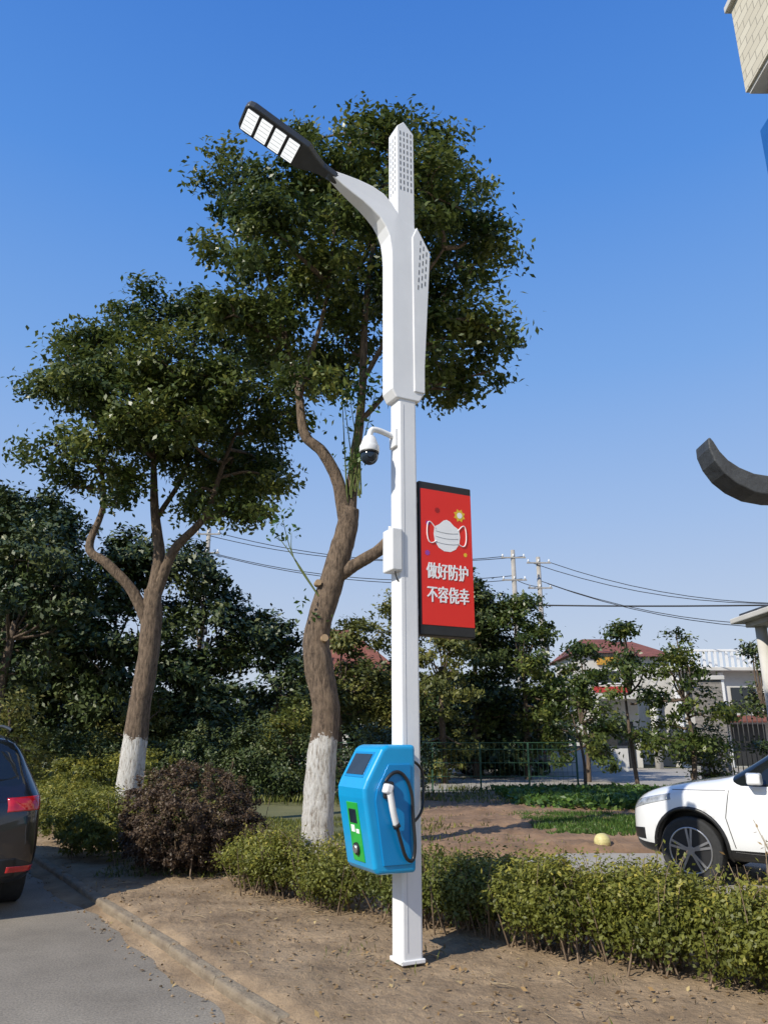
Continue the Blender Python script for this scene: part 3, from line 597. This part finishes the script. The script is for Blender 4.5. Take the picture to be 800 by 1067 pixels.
# ---------------------------------------------------------------- cars
def suv(name,loc,rz,paint,zs=1.0):
    r=root(name,loc,rz); r.scale=(1,1,zs)
    S=[(0.02,.36,.50,.66,.48,.74,.36),(.10,.27,.70,.78,.66,.86,.50),(.34,.24,.86,.88,.80,.97,.62),(.75,.23,.91,.96,.86,1.04,.68),(1.15,.23,.915,1.00,.87,1.09,.70),(1.30,.23,.915,1.01,.875,1.13,.71),
     (2.05,.23,.915,1.03,.88,1.60,.62),(2.12,.23,.915,1.03,.88,1.615,.62),(2.66,.23,.92,1.04,.885,1.665,.63),(2.74,.23,.92,1.04,.885,1.665,.63),(3.48,.23,.92,1.07,.885,1.655,.62),(3.58,.23,.92,1.07,.885,1.65,.62),(4.02,.24,.91,1.10,.87,1.62,.60),(4.20,.25,.90,1.11,.86,1.58,.58),(4.42,.28,.87,1.06,.83,1.14,.66),(4.54,.32,.84,.98,.80,1.03,.62),(4.60,.38,.76,.84,.72,.90,.52)]
    rows=[]
    for (x,zb,w_,be,wb_,tp,wt) in S:
        h=tp-be; mid=zb+(be-zb)*.55
        half=[(0,zb),(w_-.10,zb),(w_,zb+.12),(w_,mid),(w_*.5+wb_*.5+.01,be-.05),(wb_,be),(wb_+(wt-wb_)*.86+.01,be+h*.84),(wt-.10,tp-.005),(0,tp+.02)]
        ring=[(x,y,z) for y,z in half]+[(x,-y,z) for y,z in half[-2:0:-1]]
        rows.append(ring)
    n=len(rows[0]); v=[p for ring in rows for p in ring]; f=[]; mi=[]
    for i in range(len(rows)-1):
        for k in range(n):
            k2=(k+1)%n; f.append((i*n+k,(i+1)*n+k,(i+1)*n+k2,i*n+k2))
            kk=k if k<8 else n-1-k
            g=0
            if kk==5 and (i in(6,7,9,11) or i==5): g=1
            if kk in(6,7) and i==5: g=1
            if kk in(6,7) and i==13: g=1
            if kk in(0,1): g=2
            mi.append(g)
    f.append(tuple(range(n))); mi.append(0); f.append(tuple((len(rows)-1)*n+k for k in range(n))[::-1]); mi.append(0)
    o=mesh('body',v,f,paint,True); me=o.data; me.materials.append(M_glass); me.materials.append(M_black); me.polygons.foreach_set('material_index',mi)
    bm=bmesh.new(); bm.from_mesh(me); bmesh.ops.recalc_face_normals(bm,faces=bm.faces)
    cl=bm.edges.layers.float.get('crease_edge') or bm.edges.layers.float.new('crease_edge')
    for e in bm.edges:
        ms={fc.material_index for fc in e.link_faces}
        if 1 in ms and len(ms)>1: e[cl]=.75
    bm.to_mesh(me); bm.free()
    sm=o.modifiers.new('s','SUBSURF'); sm.levels=2; sm.render_levels=2
    cut=[]
    for wx in(.80,3.55):
        c=cyl('arch_cutter',(wx,0,.36),.395,2.4,M_black,(math.pi/2,0,0),40); cut.append(c)
    bpy.context.view_layer.update()
    for c in cut:
        bo=o.modifiers.new('c','BOOLEAN'); bo.operation='DIFFERENCE'; bo.object=c; bo.solver='EXACT'
    bpy.context.view_layer.update()
    dg=bpy.context.evaluated_depsgraph_get(); ev=o.evaluated_get(dg); nm=bpy.data.meshes.new_from_object(ev)
    o.modifiers.clear(); o.data=nm
    for c in cut: bpy.data.objects.remove(c)
    par(o,r,False)
    par(box('underbody',(2.2,0,.5),(3.6,1.2,.5),M_black,.02),r,False)
    bv=BVHTree.FromPolygons([tuple(a.co) for a in nm.vertices],[tuple(p.vertices) for p in nm.polygons])
    def proj(o_,d,off):
        h=bv.ray_cast(Vector(o_),Vector(d)); 
        return (h[0]+h[1].normalized()*off*(1 if h[1].dot(Vector(d))<0 else -1)) if h[0] else None
    def patch(nm_,corners,frm,mat,off=.006,n=10):
        c=[Vector(k) for k in corners]; V=[];F=[]
        for i in range(n+1):
            for j in range(n+1):
                s,t=i/n,j/n; p=(c[0]*(1-s)+c[1]*s)*(1-t)+(c[3]*(1-s)+c[2]*s)*t
                d=frm(p); h=proj(p-Vector(d)*2.0,d,off); V.append(h if h else p)
        for i in range(n):
            for j in range(n): a=i*(n+1)+j; F.append((a,a+n+1,a+n+2,a+1))
        o2=mesh(nm_,V,F,mat,True); sol=o2.modifiers.new('t','SOLIDIFY'); sol.thickness=.012; sol.offset=-1 ; return par(o2,r,False)
    for s in(-1,1):
        dd=lambda p,s=s: Vector((.75,-s*.66,0)).normalized()
        patch('head_light',[(.10,s*.60,.72),(.52,s*.95,.86),(.50,s*.93,.92),(.08,s*.52,.80)],dd,M_head)
        patch('fog_light_recess',[(.08,s*.52,.42),(.24,s*.80,.42),(.24,s*.80,.54),(.08,s*.52,.52)],dd,M_black)
        dd2=lambda p,s=s: Vector((-.75,-s*.66,0)).normalized()
        patch('tail_light',[(4.55,s*.50,.92),(4.10,s*.95,.94),(4.14,s*.93,1.06),(4.5,s*.50,1.04)],dd2,M_tail)
        patch('tail_light_rim',[(4.56,s*.56,.40),(4.45,s*.80,.40),(4.45,s*.80,.45),(4.56,s*.56,.45)],dd2,M_tail)
        for k,pts in enumerate([[(1.28,.98),(1.22,.70),(1.30,.36)],[(2.70,1.0),(2.70,.7),(2.68,.34)],[(3.53,1.03),(3.50,.85),(3.20,.62),(3.12,.36)],[(1.28,.36),(2.2,.34),(3.12,.36)],[(.62,.96),(1.0,.97),(1.28,.98)]]):
            q=[];m_=8
            for a,b_ in zip(pts[:-1],pts[1:]):
                for t in range(m_): 
                    x=a[0]+(b_[0]-a[0])*t/m_; z=a[1]+(b_[1]-a[1])*t/m_; h=proj((x,s*2,z),(0,-s,0),.0005)
                    if h: q.append(h)
            if len(q)>2: par(curve('panel_gap',q,.0045,M_black,kind='POLY'),r,False)
        for hx in(2.45,3.28):
            par(box('door_handle',(hx,s*.925,.90),(.17,.03,.03),paint,.01),r,False)
        par(bevel(mesh('mirror',[(1.48,s*.90,1.04),(1.66,s*.90,1.04),(1.66,s*1.06,1.05),(1.52,s*1.06,1.05),(1.48,s*.92,1.17),(1.66,s*.92,1.17),(1.66,s*1.05,1.16),(1.53,s*1.05,1.15)],[(0,1,2,3),(4,7,6,5),(0,4,5,1),(1,5,6,2),(2,6,7,3),(3,7,4,0)],paint),.025,3),r,False)
        par(curve('roof_rail',[(2.1,s*.56,1.66),(2.3,s*.58,1.71),(3.2,s*.58,1.72),(4.0,s*.55,1.66)],.016,M_black),r,False)
        for wx in(.80,3.55):
            q=[]
            for a in np.linspace(-.25,math.pi+.25,26):
                h=proj((wx+.415*math.cos(a),s*2,.36+.415*math.sin(a)),(0,-s,0),-.004)
                if h: q.append(h)
            par(curve('arch_trim',q,.022,M_black,kind='POLY'),r,False)
            y=s*.80
            par(cyl('tyre',(wx,y,.345),.345,.22,M_rubber,(math.pi/2,0,0),40,bv=.03),r,False)
            par(cyl('rim_barrel',(wx,y+s*.085,.345),.235,.06,M_black,(math.pi/2,0,0),32),r,False)
            bm=bmesh.new()
            for k in range(10):
                a=2*math.pi*(k//2)/5+(.13 if k%2 else -.13); mt=Matrix.Translation((wx,y+s*.118,.345))@Matrix.Rotation(a,4,'Y')@Matrix.Translation((0,0,.13))@Matrix.Diagonal((.024,.02,.20,1))
                bmesh.ops.create_cube(bm,size=1,matrix=mt)
            me=bpy.data.meshes.new('spokes'); bm.to_mesh(me); bm.free(); me.materials.append(M_alloy); par(link(bpy.data.objects.new('spokes',me)),r,False)
            par(cyl('hub',(wx,y+s*.12,.345),.045,.03,M_alloy,(math.pi/2,0,0),20),r,False)
            q=[(wx+.232*math.cos(a),y+s*.115,.345+.232*math.sin(a)) for a in np.linspace(0,6.2832,37)[:-1]]
            par(curve('rim_lip',q,.010,M_alloy,True,'POLY'),r,False)
    fr=lambda p: Vector((1,0,0)); rr=lambda p: Vector((-1,0,0))
    patch('grille',[(0,-.40,.56),(0,.40,.56),(0,.42,.70),(0,-.42,.70)],fr,M_black)
    patch('lower_intake',[(0,-.42,.34),(0,.42,.34),(0,.46,.46),(0,-.46,.46)],fr,M_black)
    patch('rear_bumper_cladding',[(4.6,-.66,.36),(4.6,.66,.36),(4.6,.66,.52),(4.6,-.66,.52)],rr,M_black)
    patch('chrome_strip',[(4.6,-.45,.90),(4.6,.45,.90),(4.6,.45,.925),(4.6,-.45,.925)],rr,M_chrome,.008)
    par(box('licence_plate',(4.635,0,.76),(.01,.44,.14),M_plate,.002),r,False)
    return r
suv('white_suv',(3.42,10.48,.03),math.radians(-38),M_carw,1.04)
suv('black_suv',(-6.78,11.60,-.10),math.atan2(-.83,.558),M_cark,1.08)
suv('parked_car',(3.2,37.5,.0),math.radians(4),M_carg)
# ---------------------------------------------------------------- buildings
tb=root('tiled_building',(7.7,12,0))
def tbp(o): return par(o,tb)
tbp(box('main_block',(13.7,6.9,7.8),(12.0,10,15.6),M_tilewall,0))
tbp(box('projecting_bay',(9.9,9.9,15.2),(5.2,4.2,2.2),M_tilewall,0))
tbp(box('parapet_cap',(9.9,9.9,16.38),(5.4,4.4,.16),M_plaster,.02))
tbp(box('bay_soffit',(9.9,9.9,14.06),(5.1,4.1,.08),M_plaster,0))
tbp(box('blue_sign',(7.55,11.5,12.1),(.28,.9,2.0),M_bluepanel,.02))
for fl in range(5):
    for k in range(2):
        tbp(box('window_frame',(7.685,3.6+k*3.6,1.6+fl*2.5),(.06,1.8,1.5),M_plaster,.01)); tbp(box('window_glass',(7.65,3.6+k*3.6,1.6+fl*2.5),(.03,1.6,1.3),M_glass,0))
gh=root('gatehouse',(7.2,9.3,0))
def ghp(o): return par(o,gh)
bot=[(4.10,5.25),(4.10,5.12),(4.15,4.95),(4.25,4.78),(4.40,4.64),(4.60,4.53),(4.85,4.48),(5.3,4.47),(6.9,4.52)]
top=[(6.9,4.76),(5.3,4.74),(4.85,4.74),(4.62,4.78),(4.45,4.86),(4.32,4.96),(4.23,5.08),(4.17,5.21),(4.13,5.27)]
ghp(bevel(prism('upturned_eave',bot+top,8.80,9.20,M_roofgrey),.03,3))
v=[(6.5,8.7,4.52),(7.68,8.7,4.52),(7.68,9.9,4.52),(6.5,9.9,4.52),(6.9,9.1,5.3),(7.68,9.1,5.3),(7.68,9.5,5.3),(6.9,9.5,5.3)]
ghp(mesh('roof',v,[(0,1,5,4),(1,2,6,5),(2,3,7,6),(3,0,4,7),(4,5,6,7),(0,3,2,1)],M_roofgrey))
for yy in(8.9,9.7): ghp(cyl('porch_column',(6.75,yy,2.26),.13,4.52,M_plaster,None,16))
sh=root('shop_building',(18,48,0))
def s_(o): return par(o,sh)
s_(box('left_wing',(13.4,49,3.3),(3.4,6,6.6),M_plaster,.02))
s_(mesh('left_roof',[(11.4,45.6,6.6),(15.4,45.6,6.6),(15.4,52.4,6.6),(11.4,52.4,6.6),(12.6,48,7.7),(14.2,48,7.7),(14.2,50,7.7),(12.6,50,7.7)],[(0,1,5,4),(1,2,6,5),(2,3,7,6),(3,0,4,7),(4,5,6,7),(0,3,2,1)],M_roofred))
s_(box('sign_yellow',(13.6,45.9,6.15),(1.5,.12,.5),M_signy,.02)); s_(box('sign_red',(13.6,45.92,4.45),(2.2,.1,.35),M_signr,.02))
s_(box('window_frame',(13.4,45.97,5.2),(1.7,.05,.85),M_white2,.01)); s_(box('window',(13.4,45.93,5.2),(1.5,.04,.68),M_glass,.01))
for x in(12.2,15.4): s_(cyl('column',(x,44.2,1.9),.22,3.8,M_plaster,None,16))
s_(box('porch_slab',(13.8,45.0,3.95),(4.2,2.2,.3),M_plaster,.02))
s_(box('doorway',(13.8,45.96,1.3),(1.8,.06,2.6),M_iron,.01)); s_(box('window',(12.4,45.96,1.7),(.7,.06,1.2),M_glass,.01))
s_(box('right_wing',(24.5,50,2.8),(14,7,5.6),M_plaster,.02)); s_(box('balcony_slab',(24.5,46.2,5.65),(14.2,1.0,.2),M_plaster,.02))
s_(box('balcony_rail',(24.5,45.8,6.75),(14.2,.14,.14),M_white2,.02))
it=[((17.6+k*.34,45.8,6.22),(.14,.12,.95),0) for k in range(42)]; s_(slots('balusters',it,M_white2))
for k in range(5):
    s_(box('window',(19+k*2.7,46.46,3.9),(1.5,.08,1.4),M_glass,.01)); s_(box('shutter',(19+k*2.7,46.46,1.3),(2.0,.08,2.3),M_iron,.01)); s_(box('pilaster',(17.7+k*2.7,46.4,2.75),(.3,.2,5.5),M_white2,.02))
s_(box('awning',(22,45.6,2.75),(6.5,1.4,.12),M_roofred,.02,(math.radians(14),0,0)))
fh=root('white_house',(17,58,0))
for o in [box('walls',(17.5,59,3.7),(7,6,7.4),M_plaster,.02),mesh('roof',[(13.4,55.4,7.4),(21.6,55.4,7.4),(21.6,62.6,7.4),(13.4,62.6,7.4),(15.6,59,8.9),(19.4,59,8.9)],[(0,1,5,4),(2,3,4,5),(1,2,5),(3,0,4),(0,3,2,1)],M_roofred)]+[box('window',(15.4+k*2.1,55.97,1.8+j*3.2),(1.2,.07,1.4),M_glass,.01) for k in range(3) for j in range(2)]+[box('sill',(15.4+k*2.1,55.93,1.03+j*3.2),(1.4,.16,.08),M_white2,.01) for k in range(3) for j in range(2)]: par(o,fh)
pv=root('pavilion',(12.5,20,0))
for o in [box('eave_slab',(12.6,20.5,4.95),(4.6,3.6,.16),M_plaster,.03),box('eave_fascia',(12.6,20.5,5.09),(4.2,3.2,.12),M_roofgrey,.02),box('cornice',(12.6,20.5,4.80),(4.0,3.0,.14),M_plaster,.02)]+[cyl('pillar',(x,y,2.37),.16,4.74,M_plaster,None,18) for x in(10.95,14.3) for y in(19.2,21.8)]+[cyl('pillar_base',(x,y,.15),.24,.3,M_conc,None,18) for x in(10.95,14.3) for y in(19.2,21.8)]: par(o,pv)
hs=root('village_house',(-1.5,52,0))
for o in [box('walls',(-1.5,53,2.2),(8,6,4.4),M_plaster,.02),mesh('roof',[(-6,49.6,4.4),(3,49.6,4.4),(3,56.4,4.4),(-6,56.4,4.4),(-4.4,53,9.0),(-2.4,53,9.0)],[(0,1,5,4),(2,3,4,5),(1,2,5),(3,0,4),(0,3,2,1)],M_roofred),box('window',(-3,49.97,2.6),(1.4,.06,1.3),M_glass),box('window',(0,49.97,2.6),(1.4,.06,1.3),M_glass),box('door',(-1.5,49.97,1.1),(1.2,.06,2.2),M_iron)]: par(o,hs)
gt=root('gate',(13,30,0))
for x,y in((12.6,30),(16.9,29)):
    par(box('pillar',(x,y,1.9),(.85,.85,3.8),M_stone,.02),gt); par(box('pillar_cap',(x,y,3.88),(1.05,1.05,.16),M_plaster,.02),gt)
for k in range(20): par(cyl('gate_bar',(13.2+k*.17,29.9-k*.045,1.5),.02,2.9,M_iron,None,6),gt)
for z in(.3,1.5,2.7): par(box('gate_rail',(14.9,29.5,z),(3.5,.04,.06),M_iron,0,(0,0,-.25)),gt)
wl=root('boundary_wall',(9,38,0)); par(box('wall',(8.2,41,.6),(9,.2,1.2),M_plaster,.01),wl); par(box('coping',(8.2,41,1.23),(9.1,.3,.08),M_roofgrey,.01),wl)
fn=root('mesh_fence',(0,27,0)); it=[]
for k in range(9): it.append(((-6+k*1.5,24.6,.75),(.05,.05,1.5),0))
for k in range(80): it.append(((-6+k*.15,24.6,.75),(.008,.008,1.4),0))
for z in(.1,.5,.9,1.3,1.5): it.append(((0,24.6,z),(12,.012,.02),0))
par(slots('fence_panels',it,M_mesh),fn)
# ---------------------------------------------------------------- utility poles & wires
def upole(x,y,h,arms):
    r=root('utility_pole',(x,y,0)); par(cyl('shaft',(x,y,h/2),.21,h,M_pole,None,14,r2=.13),r)
    for z in arms:
        par(box('crossarm',(x,y-.12,z),(1.5,.08,.08),M_pole),r)
        for dx in(-.65,0,.65): par(cyl('insulator',(x+dx,y-.12,z+.13),.05,.18,M_white2,None,8),r)
    par(cyl('transformer_bracket',(x+.25,y-.1,h*.55),.09,.5,M_iron,None,10),r)
    return r
upole(7.95,45,12.8,(12.3,10.9,8.2)); upole(9.7,46,12.6,(12.2,10.6)); upole(-10.9,45,14.2,(13.8,12.6)); upole(34,38,11,(10.6,9.6))
wi=root('overhead_wires',(0,45,10))
def wire(a,b_,sag,r=.018):
    pts=[]
    for k in range(17):
        t=k/16; p=[a[i]+(b_[i]-a[i])*t for i in range(3)]; p[2]-=sag*4*t*(1-t); pts.append(p)
    par(curve('wire',pts,r,M_wire,kind='POLY'),wi)
for dz,dx in((0,-.6),(0,.6),(-1.2,0),(-1.4,.5)):
    wire((-10.9+dx,45,13.9+dz),(7.95+dx,45,12.4+dz),.9,.022)
    wire((9.7+dx,46,12.3+dz),(34+dx,38,10.4+dz),2.4,.022)
wire((-10.9,45,12.6),(-60,50,13),1,.02); wire((7.95,45,11),(9.7,46,10.7),.1,.02)
wire((7.95,45,9.4),(42,30,8.0),.5,.045)
print('objects',len(bpy.data.objects))
